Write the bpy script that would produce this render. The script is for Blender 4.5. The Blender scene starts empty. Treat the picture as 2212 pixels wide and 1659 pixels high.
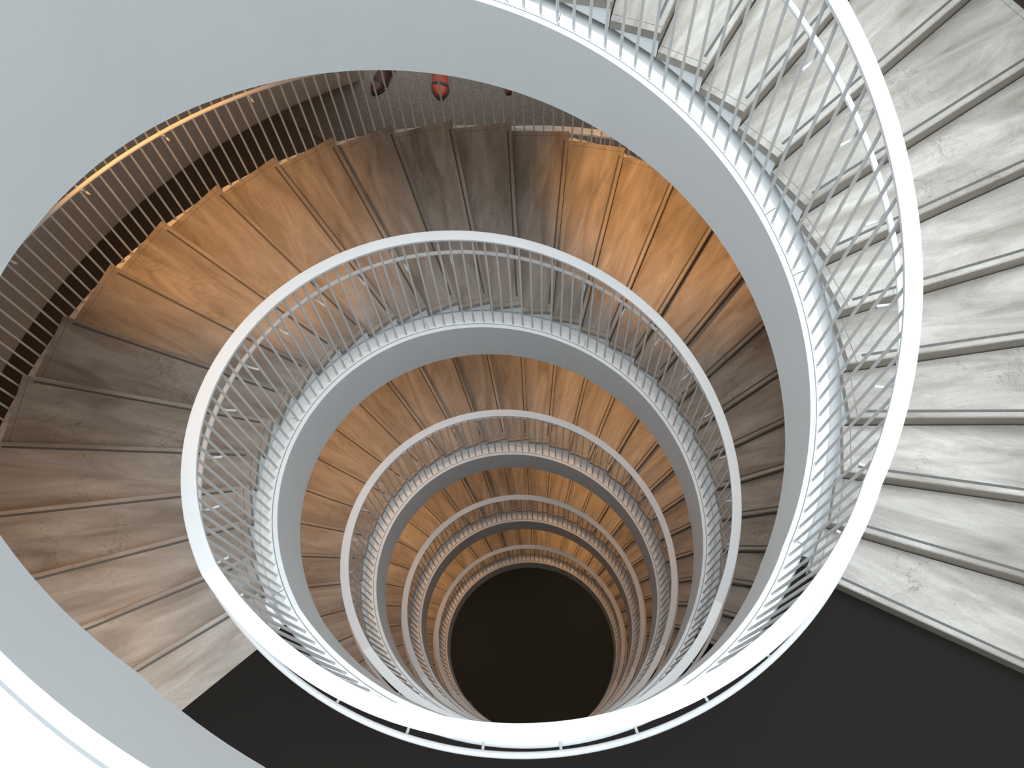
import bpy, math, random
from mathutils import Vector, Matrix

random.seed(4)
R = math.radians
S = 1.5                      # metres per model unit (radius of the well rail)
SC = bpy.context.scene
COL = SC.collection

# ------------------------------------------------------------------ camera
F_PX, TILT, ROLL = 2096.8, 20.104, -5.111
CX, CY, CZ = -0.02518, -0.98932, 2.42894
cam_d = bpy.data.cameras.new('camera')
cam = bpy.data.objects.new('camera', cam_d)
COL.objects.link(cam)
cam_d.sensor_fit = 'HORIZONTAL'
cam_d.sensor_width = 36.0
cam_d.lens = 36.0 * F_PX / 2212.0
cam_d.clip_start, cam_d.clip_end = 0.02, 200
t, r_ = R(TILT), R(ROLL)
fw = Vector((0, math.sin(t), -math.cos(t)))
rt = Vector((1, 0, 0))
up = Vector((0, math.cos(t), math.sin(t)))
rt2 = math.cos(r_) * rt + math.sin(r_) * up
up2 = -math.sin(r_) * rt + math.cos(r_) * up
M = Matrix((rt2, up2, -fw)).transposed().to_4x4()
M.translation = Vector((CX, CY, CZ)) * S
cam.matrix_world = M
SC.camera = cam

# ------------------------------------------------------------------ world, exposure
w = bpy.data.worlds.new('world')
SC.world = w
w.use_nodes = True
bg = w.node_tree.nodes['Background']
bg.inputs[0].default_value = (0.885, 0.965, 1.02, 1)
# bright overcast sky seen through the roof light: strongest overhead, weaker towards the horizon
_n = w.node_tree
_tc = _n.nodes.new('ShaderNodeTexCoord'); _sx = _n.nodes.new('ShaderNodeSeparateXYZ')
_mr = _n.nodes.new('ShaderNodeMapRange')
_mr.interpolation_type = 'SMOOTHSTEP'
_mr.inputs['From Min'].default_value = .78; _mr.inputs['From Max'].default_value = .99
_mr.inputs['To Min'].default_value = .60; _mr.inputs['To Max'].default_value = 9.6
_n.links.new(_tc.outputs['Generated'], _sx.inputs[0]); _n.links.new(_sx.outputs['Z'], _mr.inputs['Value'])
_n.links.new(_mr.outputs[0], bg.inputs[1])
SC.view_settings.view_transform = 'Standard'
SC.view_settings.look = 'None'
SC.view_settings.exposure = 0.08
SC.view_settings.gamma = 1.0
SC.view_settings.use_curve_mapping = False
SC.cycles.max_bounces = 8
SC.cycles.diffuse_bounces = 6

# ------------------------------------------------------------------ the helix
H = 2.31937                  # rise of one turn
AR, AL = -27.576, -147.708   # landing between these angles; the flight climbs from AR to AL+360
G = 0.87094                  # top of rail above landing floor
TH0, DTH, N = -153.45, 8.468, 29
RISE = H / N

def zr(th, k):
    u = (th - AR) / (AL + 360 - AR)
    return H * (min(max(u, 0.0), 1.0) - k)

_D = [(130, 0), (152, .012), (166, .017), (174, .021), (181, .03), (200, .046), (220, .064),
      (236, .078), (248, .118), (260, .18), (270, .24), (330, .34)]
def flare(th):               # the well edge opens out where the last flight reaches the top floor
    if th <= 130: return 1.0
    for (a, x), (b, y) in zip(_D, _D[1:]):
        if th <= b: return 1.0 + x + (y - x) * (th - a) / (b - a)
    return 1.34

_B = [(96, 0), (125, .07), (150, .15), (195, .16), (214, .08), (226, 0), (400, 0)]
def parapet(th):             # extra height of the inner parapet near the top floor
    if th <= 96: return 0.0
    for (a, x), (b, y) in zip(_B, _B[1:]):
        if th <= b: return x + (y - x) * (th - a) / (b - a)
    return 0.0

# ------------------------------------------------------------------ materials
def mat(name, col, rough=.5, spec=.5):
    m = bpy.data.materials.new(name); m.use_nodes = True
    b = m.node_tree.nodes['Principled BSDF']
    b.inputs['Base Color'].default_value = (*col, 1)
    b.inputs['Roughness'].default_value = rough
    b.inputs['Specular IOR Level'].default_value = spec
    return m, m.node_tree, b

def nd(nt, typ, **kw):
    n = nt.nodes.new(typ)
    for k_, v in kw.items():
        if k_ in n.inputs: n.inputs[k_].default_value = v
        else: setattr(n, k_, v)
    return n

def ramp(nt, stops):
    n = nt.nodes.new('ShaderNodeValToRGB')
    e = n.color_ramp.elements
    while len(e) < len(stops): e.new(.5)
    for el, (p, c) in zip(e, stops):
        el.position = p; el.color = (*c, 1) if len(c) == 3 else c
    return n

def paint(name, col, rough=.45):
    m, nt, b = mat(name, col, rough, .4)
    L = nt.links
    tc = nd(nt, 'ShaderNodeTexCoord')
    n1 = nd(nt, 'ShaderNodeTexNoise', Scale=3.0, Detail=6.0, Roughness=.6)
    L.new(tc.outputs['Object'], n1.inputs['Vector'])
    c0 = tuple(x * .965 for x in col)
    rp = ramp(nt, [(.3, c0), (.7, col)])
    L.new(n1.outputs['Fac'], rp.inputs['Fac'])
    L.new(rp.outputs['Color'], b.inputs['Base Color'])
    n2 = nd(nt, 'ShaderNodeTexNoise', Scale=90.0, Detail=3.0)
    L.new(tc.outputs['Object'], n2.inputs['Vector'])
    bp = nd(nt, 'ShaderNodeBump', Strength=.06, Distance=.004)
    L.new(n2.outputs['Fac'], bp.inputs['Height'])
    L.new(bp.outputs['Normal'], b.inputs['Normal'])
    return m

WHITE = paint('white_paint', (.82, .845, .855))
WALLM = paint('wall_plaster', (.74, .69, .64), .8)
STEEL = paint('white_baluster_paint', (.78, .795, .79), .5)

def stone(name, dark, light, vein):
    m, nt, b = mat(name, light, .42, .45)
    L = nt.links
    tc = nd(nt, 'ShaderNodeTexCoord'); oi = nd(nt, 'ShaderNodeObjectInfo')
    mul = nd(nt, 'ShaderNodeMath', operation='MULTIPLY'); mul.inputs[1].default_value = 37.0
    L.new(oi.outputs['Random'], mul.inputs[0])
    off = nd(nt, 'ShaderNodeCombineXYZ')
    for i in range(3): L.new(mul.outputs[0], off.inputs[i])
    add = nd(nt, 'ShaderNodeVectorMath', operation='ADD')
    L.new(tc.outputs['Object'], add.inputs[0]); L.new(off.outputs[0], add.inputs[1])
    st = nd(nt, 'ShaderNodeMapping'); st.inputs['Scale'].default_value = (1.0, 5.5, 2.0)
    L.new(add.outputs[0], st.inputs['Vector'])
    n1 = nd(nt, 'ShaderNodeTexNoise', Scale=1.5, Detail=8.0, Roughness=.62, Distortion=.7)
    L.new(st.outputs[0], n1.inputs['Vector'])
    rp = ramp(nt, [(.30, dark), (.50, tuple((a + c) / 2 for a, c in zip(dark, light))), (.68, light)])
    L.new(n1.outputs['Fac'], rp.inputs['Fac'])
    # fine grain
    n2 = nd(nt, 'ShaderNodeTexNoise', Scale=55.0, Detail=5.0, Roughness=.7)
    L.new(st.outputs[0], n2.inputs['Vector'])
    r2 = ramp(nt, [(.35, (.86, .86, .86)), (.65, (1.05, 1.05, 1.05))])
    L.new(n2.outputs['Fac'], r2.inputs['Fac'])
    mx = nd(nt, 'ShaderNodeMix', data_type='RGBA', blend_type='MULTIPLY'); mx.inputs[0].default_value = 1
    L.new(rp.outputs['Color'], mx.inputs[6]); L.new(r2.outputs['Color'], mx.inputs[7])
    # sparse veins: ridged noise gated by a second noise
    nv = nd(nt, 'ShaderNodeTexNoise', Scale=5.0, Detail=6.0, Roughness=.65, Distortion=1.2)
    L.new(add.outputs[0], nv.inputs['Vector'])
    s1 = nd(nt, 'ShaderNodeMath', operation='SUBTRACT'); s1.inputs[1].default_value = .5
    L.new(nv.outputs['Fac'], s1.inputs[0])
    ab = nd(nt, 'ShaderNodeMath', operation='ABSOLUTE'); L.new(s1.outputs[0], ab.inputs[0])
    rv = ramp(nt, [(.0, (1, 1, 1)), (.012, (0, 0, 0))]); L.new(ab.outputs[0], rv.inputs['Fac'])
    ng = nd(nt, 'ShaderNodeTexNoise', Scale=2.2, Detail=2.0); L.new(add.outputs[0], ng.inputs['Vector'])
    rg = ramp(nt, [(.55, (0, 0, 0)), (.66, (.75, .75, .75))]); L.new(ng.outputs['Fac'], rg.inputs['Fac'])
    gm = nd(nt, 'ShaderNodeMath', operation='MULTIPLY')
    L.new(rv.outputs['Color'], gm.inputs[0]); L.new(rg.outputs['Color'], gm.inputs[1])
    m2 = nd(nt, 'ShaderNodeMix', data_type='RGBA'); L.new(gm.outputs[0], m2.inputs[0])
    L.new(mx.outputs[2], m2.inputs[6]); m2.inputs[7].default_value = (*vein, 1)
    # each slab a slightly different tone
    hv = nd(nt, 'ShaderNodeHueSaturation')
    mr = nd(nt, 'ShaderNodeMapRange'); mr.inputs['To Min'].default_value = .90; mr.inputs['To Max'].default_value = 1.08
    L.new(oi.outputs['Random'], mr.inputs['Value']); L.new(mr.outputs[0], hv.inputs['Value'])
    L.new(m2.outputs[2], hv.inputs['Color'])
    L.new(hv.outputs['Color'], b.inputs['Base Color'])
    bp = nd(nt, 'ShaderNodeBump', Strength=.12, Distance=.004)
    L.new(n2.outputs['Fac'], bp.inputs['Height']); L.new(bp.outputs['Normal'], b.inputs['Normal'])
    return m

STONE = stone('travertine', (.205, .182, .154), (.445, .418, .380), (.10, .09, .075))
RISER = stone('travertine_riser', (.235, .205, .17), (.35, .315, .27), (.10, .08, .065))
STRIP, _, _ = mat('rubber_strip', (.085, .085, .08), .7)
SEAM, _, _ = mat('groove_shade_grey', (.27, .285, .29), .8, .1)  # grey strip laid in the curb groove, its shade put into the colour
GROOVE_SHADE_P = [(.9746, -.9088), (.9784, -.9088), (.9784, -.9040), (.9746, -.9040)]
GROUT, _, _ = mat('dark_joint', (.12, .105, .09), .9, .1)

def carpet(name, dark, light, sc=260.0):
    m, nt, b = mat(name, dark, .95, .05)
    L = nt.links
    tc = nd(nt, 'ShaderNodeTexCoord')
    n1 = nd(nt, 'ShaderNodeTexNoise', Scale=sc, Detail=5.0, Roughness=.85)
    L.new(tc.outputs['Object'], n1.inputs['Vector'])
    rp = ramp(nt, [(.42, dark), (.62, light)])
    L.new(n1.outputs['Fac'], rp.inputs['Fac'])
    L.new(rp.outputs['Color'], b.inputs['Base Color'])
    return m
HALLC = carpet('brown_hall_carpet', (.085, .066, .052), (.125, .10, .08))
CARPET = carpet('dark_carpet', (.0125, .0112, .0098), (.019, .017, .015))
SPECK = carpet('speckled_carpet', (.060, .050, .041), (.235, .20, .165), 150.0)

# ------------------------------------------------------------------ mesh helpers
def link_mesh(name, verts, faces, mats, parent=None, fmat=None, smooth=None):
    me = bpy.data.meshes.new(name)
    me.from_pydata([tuple(c * S for c in v) for v in verts], [], faces)
    for m in (mats if isinstance(mats, (list, tuple)) else [mats]): me.materials.append(m)
    if fmat:
        for p, i in zip(me.polygons, fmat): p.material_index = i
    me.validate()
    if smooth:
        for p in me.polygons: p.use_smooth = True
        me.set_sharp_from_angle(angle=R(smooth))
    o = bpy.data.objects.new(name, me)
    COL.objects.link(o)
    if parent: o.parent = parent
    return o

def sweep(name, prof, a0, a1, k, m, parent=None, step=1.5, zf=None, fl=False, caps=True):
    """sweep a closed (radius, height) profile round the axis; prof runs counter-clockwise seen from the start"""
    n = max(2, int(math.ceil((a1 - a0) / step)))
    zf = zf or (lambda th: zr(th, k))
    vs, fs = [], []
    P = len(prof)
    angs = [a0 + (a1 - a0) * i / n for i in range(n + 1)]
    for th in angs:
        c, s, z0 = math.cos(R(th)), math.sin(R(th)), zf(th)
        q = flare(th) if fl else 1.0
        pb = parapet(th) if fl else 0.0
        for r, dz in prof: vs.append((r * q * c, r * q * s, z0 + dz + (pb if -.92 < dz < -.89 else 0)))
    for i in range(n):
        for j in range(P):
            a, b = i * P + j, i * P + (j + 1) % P
            fs.append((a, b, b + P, a + P))
    if caps:
        fs.append(tuple(range(P))[::-1]); fs.append(tuple(n * P + j for j in range(P)))
    o = link_mesh(name, vs, fs, m, parent, smooth=35)
    fix_normals(o)
    return o

def fix_normals(o):
    import bmesh
    bm = bmesh.new(); bm.from_mesh(o.data)
    bmesh.ops.recalc_face_normals(bm, faces=bm.faces)
    bm.to_mesh(o.data); bm.free()

def circ(r0, z0, rad, n=10):
    return [(r0 + rad * math.cos(2 * math.pi * i / n), z0 + rad * math.sin(2 * math.pi * i / n)) for i in range(n)]

def tube(pts, rad, n=8):
    vs, fs = [], []
    pts = [Vector(p) for p in pts]
    for i, p in enumerate(pts):
        d = (pts[min(i + 1, len(pts) - 1)] - pts[max(i - 1, 0)]).normalized()
        a = d.cross(Vector((0, 0, 1)))
        a = Vector((1, 0, 0)) if a.length < 1e-4 else a.normalized()
        b = d.cross(a).normalized()
        for j in range(n):
            an = 2 * math.pi * j / n
            vs.append(p + rad * (math.cos(an) * a + math.sin(an) * b))
    for i in range(len(pts) - 1):
        for j in range(n):
            j2 = (j + 1) % n
            fs.append((i * n + j, i * n + j2, (i + 1) * n + j2, (i + 1) * n + j))
    fs.append(tuple(range(n))[::-1]); fs.append(tuple((len(pts) - 1) * n + j for j in range(n)))
    return vs, fs

def thing(name, label, cat, group=None, kind=None, loc=(0, 0, 0)):
    o = bpy.data.objects.new(name, None)
    COL.objects.link(o)
    o.location = [c * S for c in loc]
    o.empty_display_size = .1
    tag(o, label, cat, group, kind)
    return o

def tag(o, label, cat, group=None, kind=None):
    o['label'] = label; o['category'] = cat
    if group: o['group'] = group
    if kind: o['kind'] = kind
    return o

def place(o, th, z, r=None):
    """put a copy built in a local frame (x = outward) at angle th and height z"""
    o.rotation_euler = (0, 0, R(th))
    o.location = (0, 0, z * S) if r is None else (r * math.cos(R(th)) * S, r * math.sin(R(th)) * S, z * S)

# ------------------------------------------------------------------ prototype parts (shared mesh data)
RI, RO = 1.047, 2.125        # inner and outer end of a stone step
NOSE = -.022
def step_mesh():
    def line(th, y, r):       # point at radius r on the line at angle th shifted sideways by y
        x = math.sqrt(max(r * r - y * y, 0))
        return (x * math.cos(R(th)) - y * math.sin(R(th)), x * math.sin(R(th)) + y * math.cos(R(th)))
    vs, fs, fm = [], [], []
    rr = [RI, RI + .0225, RI + .0245, RO - .030, RO - .028, RO]
    f0 = [line(0, NOSE, r) for r in rr]
    b0 = [line(DTH, NOSE - .001, r) for r in rr]
    zt, bev = 0.0, .0035
    n = len(rr)
    TK = .034
    fr = [line(0, NOSE + bev, r) for r in rr]
    rows = [[(x, y, -TK) for x, y in f0], [(x, y, zt - bev) for x, y in f0], [(x, y, zt) for x, y in fr],
            [(x, y, zt) for x, y in b0], [(x, y, -TK) for x, y in b0]]
    for row in rows: vs += row
    for a in range(5):
        for j in range(n - 1):
            A, B = a * n, ((a + 1) % 5) * n
            fs.append((A + j, A + j + 1, B + j + 1, B + j))
            fm.append(1 if a in (0, 3, 4) else (2 if (a == 2 and j in (1, 3)) else 0))
    fs.append(tuple(a * n for a in range(5))); fm.append(1)
    fs.append(tuple(a * n + n - 1 for a in range(5))[::-1]); fm.append(1)
    # block under the slab: stone riser in front, white painted ends
    o1 = len(vs)
    for (th, y, zb) in ((0, NOSE + .0025, -.1155), (DTH, NOSE - .001, -.0355)):
        for r in (RI + .006, RO - .006):
            x, yy = line(th, y, r)
            vs += [(x, yy, zb), (x, yy, -TK + .001)]
    A, B, C_, D = o1, o1 + 2, o1 + 4, o1 + 6
    for f, m_ in (((A, B, B + 1, A + 1), 1), ((B, D, D + 1, B + 1), 3), ((D, C_, C_ + 1, D + 1), 1), ((C_, A, A + 1, C_ + 1), 3), ((A, C_, D, B), 1), ((A + 1, B + 1, D + 1, C_ + 1), 1)):
        fs.append(f); fm.append(m_)
    o = link_mesh('stone_step', vs, fs, [STONE, RISER, GROUT, WHITE], fmat=fm)
    fix_normals(o)
    return o
def strip_mesh():
    x0, x1, h, wd = RI + .045, RO - .055, .0012, .0042
    vs = [(x, y, z) for z in (-.002, h) for x, y in ((x0, -wd), (x1, -wd), (x1, wd), (x0, wd))]
    fs = [(0, 3, 2, 1), (4, 5, 6, 7), (0, 1, 5, 4), (1, 2, 6, 5), (2, 3, 7, 6), (3, 0, 4, 7)]
    return link_mesh('nosing_strip', vs, fs, STRIP)
def baluster_mesh(r0, r1, z0, z1, rad=.0048):
    vs, fs = tube([(r0, 0, z0), (r1, 0, z1)], rad, 10)
    # welded foot
    v2, f2 = tube([(r0, 0, z0 - .001), (r0, 0, z0 + .004)], rad * 1.5, 10)
    fs += [tuple(i + len(vs) for i in f) for f in f2]; vs += v2
    o = link_mesh('baluster', vs, fs, STEEL, smooth=40)
    return o
def bracket_mesh(r0, r1, z0, z1):
    pts = [(r0, 0, z0)]
    for i in range(6):
        a = i / 5 * math.pi / 2
        q = .018
        pts.append((r1 - q + q * math.sin(a), 0, z0 + q - q * math.cos(a)))
    pts.append((r1, 0, z1))
    vs, fs = tube(pts, .0040, 8)
    return link_mesh('bracket', vs, fs, WHITE, smooth=40)

P_STEP = step_mesh(); P_STRIP = strip_mesh()
P_BAL = baluster_mesh(.987, .972, -.904, -.014)
P_BALO = baluster_mesh(2.161, 2.161, -.904, -.014)
P_BRK = bracket_mesh(.984, 1.030, -.300, -.245)
P_BRKO = bracket_mesh(2.168, 2.100, -.310, -.262)
protos = [P_STEP, P_STRIP, P_BAL, P_BALO, P_BRK, P_BRKO]
for o in protos: COL.objects.unlink(o)
def put(proto, parent, th, z, name=None):
    o = proto.copy()
    if name: o.name = name
    COL.objects.link(o)
    o.parent = parent
    place(o, th, z)
    return o

# ------------------------------------------------------------------ the stair
INNER = [(.958, -1.27), (1.030, -1.27), (1.030, -.93), (1.020, -.93), (1.020, -.9035), (.9785, -.9035),
         (.9785, -.909), (.9745, -.909), (.9745, -.9035), (.960, -.9035), (.9575, -.906)]
SLAB = [(1.0302, -1.20), (2.145, -1.20), (2.145, -.93), (1.0302, -.93)]
OUTER = [(2.1452, -1.22), (2.176, -1.22), (2.176, -.905), (2.1452, -.905)]
RAIL = [(.9555, -.0145), (.9575, -.0165), (.998, -.0165), (1.0, -.0145), (1.0, -.002), (.998, 0), (.9575, 0), (.9555, -.002)]
RAILO = [(r + 1.190, z) for r, z in RAIL]

flights = [
 (0, 'sunlit top flight of pale stone steps curving up around the right side'),
 (1, 'second flight from the top, warm-lit stone steps winding down the left and across the top'),
 (2, 'third flight down, amber-lit stone steps inside the second white ring'),
 (3, 'fourth flight down, amber stone steps between the two small inner rings'),
 (4, 'lowest visible flight, narrow amber steps round the dark round floor'),
]
ord_ = ['outermost and largest', 'second', 'third', 'fourth', 'innermost and smallest']
STRINGERS = {}
JOINTS = [(0, (77.97, 31.89, 20.73, -26.07)), (1, (113.96, 159.74, 68.09, 21.39, 206.1)), (3, (68.3,))]
for k, lab in flights:
    fl = (k == 0)
    t_ = thing('stair_flight', lab, 'staircase', 'flights of the spiral staircase')
    for n in range(N):
        if n == 0 and k == 0:
            pass
        th = TH0 - n * DTH + 360
        z = H * (1 - k) - G - n * RISE
        s_ = put(P_STEP, t_, th, z)
        g = P_STRIP.copy(); COL.objects.link(g); g.parent = s_
    a0, a1 = AR, AL + 360
    STRINGERS[k] = sweep('inner_stringer', INNER, a0, a1, k, WHITE, t_, fl=fl)
    sweep('groove_shade', GROOVE_SHADE_P, a0, a1, k, SEAM, STRINGERS[k], fl=fl)
    sweep('stair_slab', SLAB, a0, a1, k, WHITE, t_)
    sweep('outer_stringer', OUTER, a0, a1, k, WHITE, t_, step=2)
    # balustrade of the flight
    b_ = thing('balustrade', 'white curved balustrade climbing with the flight, %s ring of the well' % ord_[k], 'balustrade', 'balustrades along the flights')
    sweep('top_rail', RAIL, a0, a1, k, WHITE, b_, fl=fl, step=1.2)
    hr = sweep('handrail', circ(1.030, -.245, .0090), a0, a1, k, WHITE, b_, fl=fl)
    for i in range(85):
        th = AR + 1.4 + i * DTH / 3
        z = zr(th, k)
        o = put(P_BAL, b_, th, z)
        if fl and th > 130:
            q = flare(th); o.location = ((q - 1) * .98 * math.cos(R(th)) * S, (q - 1) * .98 * math.sin(R(th)) * S, z * S)
        if i % 4 == 2:
            br = put(P_BRK, hr, th, z)
            if fl and th > 130: br.location = o.location
    # landing at the foot of this flight
    zf = lambda th, k=k: -H * k
    names = ['bottom right', 'second', 'third', 'fourth', 'lowest']
    l_ = thing('landing', ['dark carpeted landing beyond the thick white rail at the bottom of the picture',
                           'dark landing one floor down, a sliver showing beside the second ring',
                           'landing two floors down, hidden behind the stacked white rails',
                           'landing three floors down, where the small rings bunch together',
                           'lowest landing, its curb closing the ring round the dark floor'][k], 'landing', 'landings of the spiral staircase')
    al = AL if k < 4 else -100
    lc = sweep('landing_curb', INNER, al, AR, k, WHITE, l_, zf=zf)
    sweep('groove_shade', GROOVE_SHADE_P, al, AR, k, SEAM, lc, zf=zf)
    sweep('landing_slab', [(1.0302, -1.20), (3.52, -1.20), (3.52, -.874), (1.0302, -.874)], TH0 + 1, AR - 3, k, WHITE, l_, zf=zf, step=3)
    sweep('carpet', [(1.0206, -.8735), (3.52, -.8735), (3.52, -.872), (1.0206, -.872)], TH0 + DTH - 1.6, TH0 - 28 * DTH + 360 + .3, k, CARPET, l_, zf=zf, step=2)
    lb = thing('landing_balustrade', ['level white balustrade of the nearest landing, thick rail sweeping across the bottom',
                                      'level white balustrade of the landing one floor down',
                                      'level white balustrade of the landing two floors down',
                                      'level white balustrade of the landing three floors down',
                                      'level balustrade of the lowest landing beside the dark floor'][k], 'balustrade', 'balustrades along the landings')
    sweep('top_rail', RAIL, al, AR, k, WHITE, lb, zf=zf, step=1.2)
    hr = sweep('handrail', circ(1.030, -.215, .0090), al, AR, k, WHITE, lb, zf=zf)
    for i in range(42):
        th = AR - 1.4 - i * 2.86
        if th < al + .5: break
        put(P_BAL, lb, th, -H * k)
        if i % 4 == 1:
            put(P_BRK, hr, th, -H * k + .03)

# top floor: its curb and slab come into the lower left corner, its balustrade stays out of the picture
l0 = thing('landing', 'bright white curb of the top floor crossing the lower left corner', 'landing', 'landings of the spiral staircase')
zf = lambda th: H
lc = sweep('landing_curb', INNER, AL + 360, 330, 0, WHITE, l0, zf=zf, fl=True)
sweep('groove_shade', GROOVE_SHADE_P, AL + 360, 330, 0, SEAM, lc, zf=zf, fl=True)
sweep('landing_margin', [(1.0202, -.93), (1.30, -.93), (1.30, -.904), (1.0202, -.904)], 213, 330, 1, WHITE, l0, zf=zf, fl=True)

# outer balustrade of the second flight, seen past the ends of its steps
ob = thing('outer_balustrade', 'outer balustrade of thin bars and round handrail beyond the step ends, upper left', 'balustrade')
sweep('top_rail', RAILO, AR, AL + 360, 1, WHITE, ob)
hr = sweep('handrail', circ(2.100, -.262, .0095), AR, AL + 360, 1, WHITE, ob)
for i in range(100):
    th = 60.17 + i * DTH / 6
    z = zr(th, 1)
    put(P_BALO, ob, th, z)
    if i % 8 == 3: put(P_BRKO, hr, th, z)
vs, fs = [], []
th = 60.17 - DTH / 6
while th > AR + 1:
    v, f = tube([(2.17 * math.cos(R(th)), 2.17 * math.sin(R(th)), zr(th, 1) - .905), (2.165 * math.cos(R(th)), 2.165 * math.sin(R(th)), zr(th, 1) - .014)], .004, 6)
    fs += [tuple(i + len(vs) for i in q) for q in f]; vs += v
    th -= DTH / 6
o = link_mesh('far_balusters', vs, fs, STEEL, ob); o['kind'] = 'stuff'

# ------------------------------------------------------------------ halls round the stair
FL2 = -H - G
for k in range(-1, 5):
    zl = -H * k - G
    z0 = zl - .33
    ri = {0: 2.45, -1: 2.22}.get(k, 2.33)
    o = sweep('floor', [(ri, z0 - zl), (3.53, z0 - zl), (3.53, 0), (ri, 0)], AR - 3.2, TH0 + 360.8, k,
              [HALLC], None, zf=lambda th, zl=zl: zl, step=3)
    tag(o, ['top floor hall slab above the sunlit flight', 'hall slab outside the stair at the nearest landing level',
            'dark hall floor beyond the outer balustrade, upper left', 'hall slab outside the third flight',
            'hall slab outside the fourth flight', 'hall slab outside the lowest flight'][k + 1], 'floor', kind='structure')

def poly_floor(name, pts, z, m):
    th_ = .004
    vs = [(x, y, z) for x, y in pts] + [(x, y, z + th_) for x, y in pts]
    n = len(pts)
    fs = [tuple(range(n))[::-1], tuple(range(n, 2 * n))] + [(i, (i + 1) % n, n + (i + 1) % n, n + i) for i in range(n)]
    o = link_mesh(name, vs, fs, m); fix_normals(o); return o
arc = [(2.345 * math.cos(R(a)), 2.345 * math.sin(R(a))) for a in range(70, 116, 3)]
pts = arc + [(-1.15, 2.948)] + [(3.528 * math.cos(R(a)), 3.528 * math.sin(R(a))) for a in (114.9, 112, 109, 106, 104.2)] + [(-.86, 4.3), (1.4, 4.3), (1.02, 2.84)]
rug = poly_floor('speckled_carpet', pts, FL2 + .001, SPECK)
tag(rug, 'speckled grey-brown carpet on the hall floor below, behind the thin bars', 'carpet')

# hall guard rail: white flat rail with bars, seen past the step ends at the top
gr = thing('guard_rail', 'pale flat guard rail with bars round the hall opening, top centre right', 'railing')
gz = lambda th: FL2
sweep('top_rail', [(2.288, .853), (2.330, .853), (2.330, .870), (2.288, .870)], 20, 150, 2, WHITE, gr, zf=gz)
sweep('curb', [(2.285, -.33), (2.3295, -.33), (2.3295, .02), (2.285, .02)], 20, 150, 2, WHITE, gr, zf=gz)
gb = baluster_mesh(2.309, 2.309, .018, .855); COL.objects.unlink(gb)
for i in range(99): put(gb, gr, 26 + i * 1.23, FL2)

# round outer wall
o = sweep('wall_outer', [(3.535, 0), (3.70, 0), (3.70, 6 * H), (3.535, 6 * H)], 104.5, 104.5 + 325, 0, WALLM, None,
          zf=lambda th: -5 * H - G, step=3)
tag(o, 'curved plain wall round the staircase, striped with baluster shadows', 'wall', kind='structure')
# ground
o = poly_floor('floor', [(4.2 * math.cos(R(a)), 4.2 * math.sin(R(a))) for a in range(0, 360, 10)], -5 * H - G, CARPET)
tag(o, 'dark round floor at the very bottom of the well', 'floor', kind='structure')
o = poly_floor('floor', [(-2.6, 3.3), (2.6, 3.3), (2.6, 6.2), (-2.6, 6.2)], FL2 - .006, HALLC)
tag(o, 'hall floor continuing past the opening in the round wall', 'floor', kind='structure')

# ------------------------------------------------------------------ warm lamps under the flights, with added fill
def spot(th, r, k, power, size=52, col=None):
    col = col or ((1.0, .45, .12) if k == 1 else (1.0, .46, .13))
    ld = bpy.data.lights.new('soffit_lamp_and_fill', 'SPOT')
    ld.energy = power; ld.color = col
    ld.spot_size = R(size); ld.spot_blend = .9; ld.shadow_soft_size = .05
    o = bpy.data.objects.new('soffit_lamp_and_fill', ld); COL.objects.link(o)
    z = zr(th, k - 1) - 1.22
    o.location = (r * math.cos(R(th)) * S, r * math.sin(R(th)) * S, z * S)
for k in range(1, 5):
    g_ = 1.0 + .10 * (k - 1)
    for th, r, p_ in ((62, 1.95, 330), (134, 1.90, 260), (196, 1.95, 90)):      # narrow pools
        spot(th, r, k, p_ * g_ * (1 if k == 1 else .40), 50 if k == 1 else 84)
    for th, r, p_ in ((30, 1.85, 26), (95, 1.85, 16), (155, 1.40 if k == 1 else 1.8, 40), (205, 1.85, 26), (-10, 1.85, 22)):   # wide warm fill, added to spread the lamp glow
        spot(th, r, k, p_ * g_ * (.8 if k == 1 else 1.0), 125)
# unseen fill lights, added to lift the dark hall wall and floor
for a in (88, 112, 142):
    ld = bpy.data.lights.new('hall_fill', 'POINT')
    ld.energy = 7; ld.color = (1.0, .78, .55); ld.shadow_soft_size = .15
    o = bpy.data.objects.new('hall_fill', ld); COL.objects.link(o)
    o.location = (2.95 * math.cos(R(a)) * S, 2.95 * math.sin(R(a)) * S, (-G - .75) * S)
# unseen fill spots, added to brighten the ground floor
for a in (40, 160, 280):
    ld = bpy.data.lights.new('ground_fill', 'SPOT')
    ld.energy = 240; ld.color = (1.0, .80, .58); ld.spot_size = R(120); ld.spot_blend = .9; ld.shadow_soft_size = .1
    o = bpy.data.objects.new('ground_fill', ld); COL.objects.link(o)
    o.location = (1.6 * math.cos(R(a)) * S, 1.6 * math.sin(R(a)) * S, (-4 * H - G - .40) * S)

# ------------------------------------------------------------------ open joints in the painted curb
for fl_, ths in JOINTS:
    for th in ths:
        vs = []
        for z in (-.9045, -.9022):
            for r, d in ((.979, -.10), (.991, -.04), (1.0195, -.09), (1.0195, .02), (.991, .08), (.979, .03)):
                a = R(th + d)
                vs.append((r * math.cos(a), r * math.sin(a), zr(th, fl_) + z))
        fs = [tuple(range(6))[::-1], tuple(range(6, 12))] + [(i, (i + 1) % 6, 6 + (i + 1) % 6, 6 + i) for i in range(6)]
        link_mesh('curb_joint', vs, fs, GROUT, STRINGERS[fl_])

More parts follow.
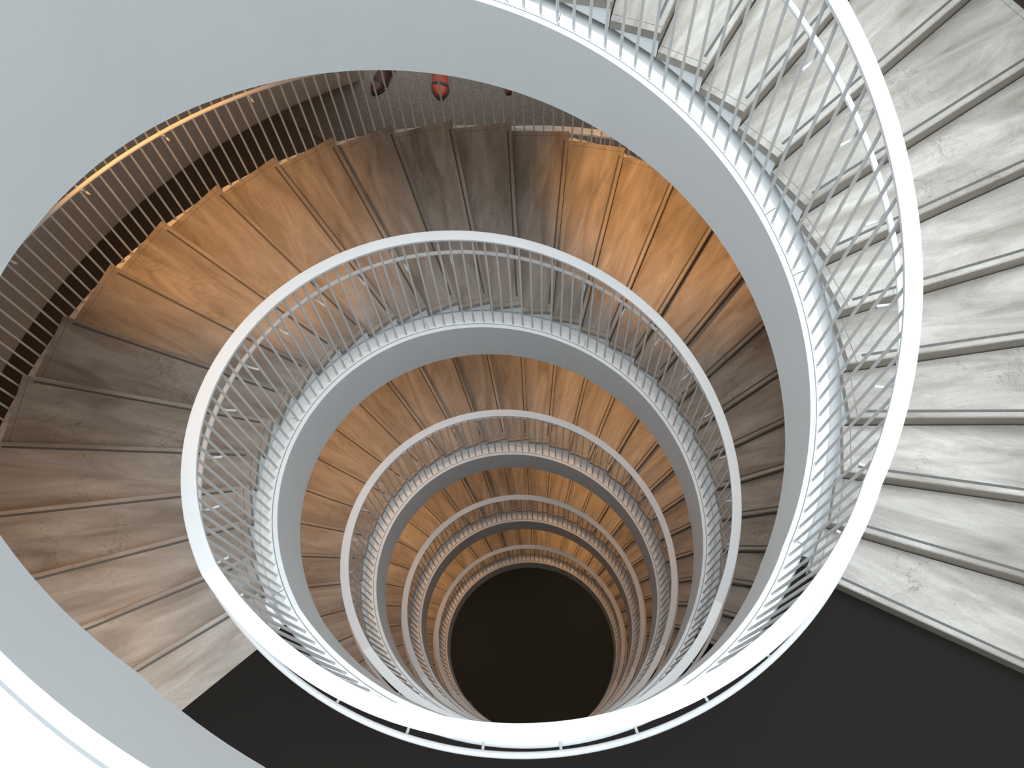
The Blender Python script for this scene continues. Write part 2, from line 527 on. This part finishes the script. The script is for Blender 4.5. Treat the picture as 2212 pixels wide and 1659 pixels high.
# ------------------------------------------------------------------ shoes on the hall floor, glimpsed between the bars
def shoe(label, toe, ang, upper, sole_c, L=.23, W=.047):
    """toe at the given point; the shoe runs back from it in direction ang (degrees)"""
    root = thing('shoe', label, 'shoe', loc=(toe[0], toe[1], FL2 + .005))
    root.rotation_euler = (0, 0, R(ang))
    mu, _, _ = mat('shoe_upper', upper, .6); ms, _, _ = mat('shoe_sole', sole_c, .7)
    def hw(s_): return W * (math.sin(math.pi * min(1, s_ / .42) / 2) ** .55 if s_ < .42 else (1 - .22 * math.sin(math.pi * (s_ - .42) / .7)) if s_ < .9 else .80 * math.cos((s_ - .9) / .1 * math.pi / 2) ** .5 + .02)
    def ht(s_): return .018 + .030 * min(1, s_ / .35) ** .7 + .045 * max(0, min(1, (s_ - .35) / .35))
    n, m_ = 18, 12
    vs, fs = [], []
    for i in range(n + 1):
        s_ = .01 + .98 * i / n
        for j in range(m_ + 1):
            a = math.pi * j / m_
            vs.append((s_ * L, hw(s_) * math.cos(a), .012 + ht(s_) * math.sin(a) ** .75))
    q = m_ + 1
    for i in range(n):
        for j in range(m_): fs.append((i * q + j, i * q + j + 1, (i + 1) * q + j + 1, (i + 1) * q + j))
        fs.append((i * q, (i + 1) * q, (i + 1) * q + m_, i * q + m_))
    fs.append(tuple(range(q))); fs.append(tuple(n * q + j for j in range(q))[::-1])
    o = link_mesh('upper', vs, fs, mu, root, smooth=50); fix_normals(o)
    out = [(-.004 + s_ * (L + .008), hw(min(.99, max(.01, s_))) + .005) for s_ in [i / 20 for i in range(21)]]
    ring = out + [(x, -y) for x, y in out[::-1]]
    k_ = len(ring)
    vs = [(x, y, 0) for x, y in ring] + [(x, y, .016) for x, y in ring]
    fs = [tuple(range(k_))[::-1], tuple(range(k_, 2 * k_))] + [(i, (i + 1) % k_, k_ + (i + 1) % k_, k_ + i) for i in range(k_)]
    o = link_mesh('sole', vs, fs, ms, root); fix_normals(o)
    # dark strap across the instep and the foot opening
    vs, fs = [], []
    for s_, w_ in ((.30, .0), (.37, .0)):
        for j in range(2, m_ - 1):
            a = math.pi * j / m_
            vs.append(((s_ + .05 * math.cos(a)) * L, hw(s_) * 1.03 * math.cos(a), .014 + ht(s_) * 1.04 * math.sin(a) ** .75))
    q = m_ - 3
    fs = [(j, j + 1, q + j + 1, q + j) for j in range(q - 1)]
    o = link_mesh('strap', vs, fs, ms, root); fix_normals(o)
    vs = []
    for i in range(14):
        a = 2 * math.pi * i / 14
        vs.append(((.76 + .17 * math.cos(a)) * L, .028 * math.sin(a), .012 + ht(.76 + .17 * math.cos(a)) + .001))
    link_mesh('opening', vs, [tuple(range(14))], ms, root)
shoe('orange-red shoe with a dark strap standing on the speckled carpet behind thin bars', (-.338, 3.20), 88, (.36, .045, .014), (.02, .02, .022), .27, .060)
shoe('dark brown shoe in shadow on the hall floor, left of the orange-red shoe', (-.800, 3.285), 62, (.06, .022, .010), (.03, .018, .014), .26, .055)
shoe('tip of a small red shoe right of the orange-red shoe, at the white band', (.125, 3.19), 70, (.30, .02, .02), (.03, .02, .02), .2, .036)
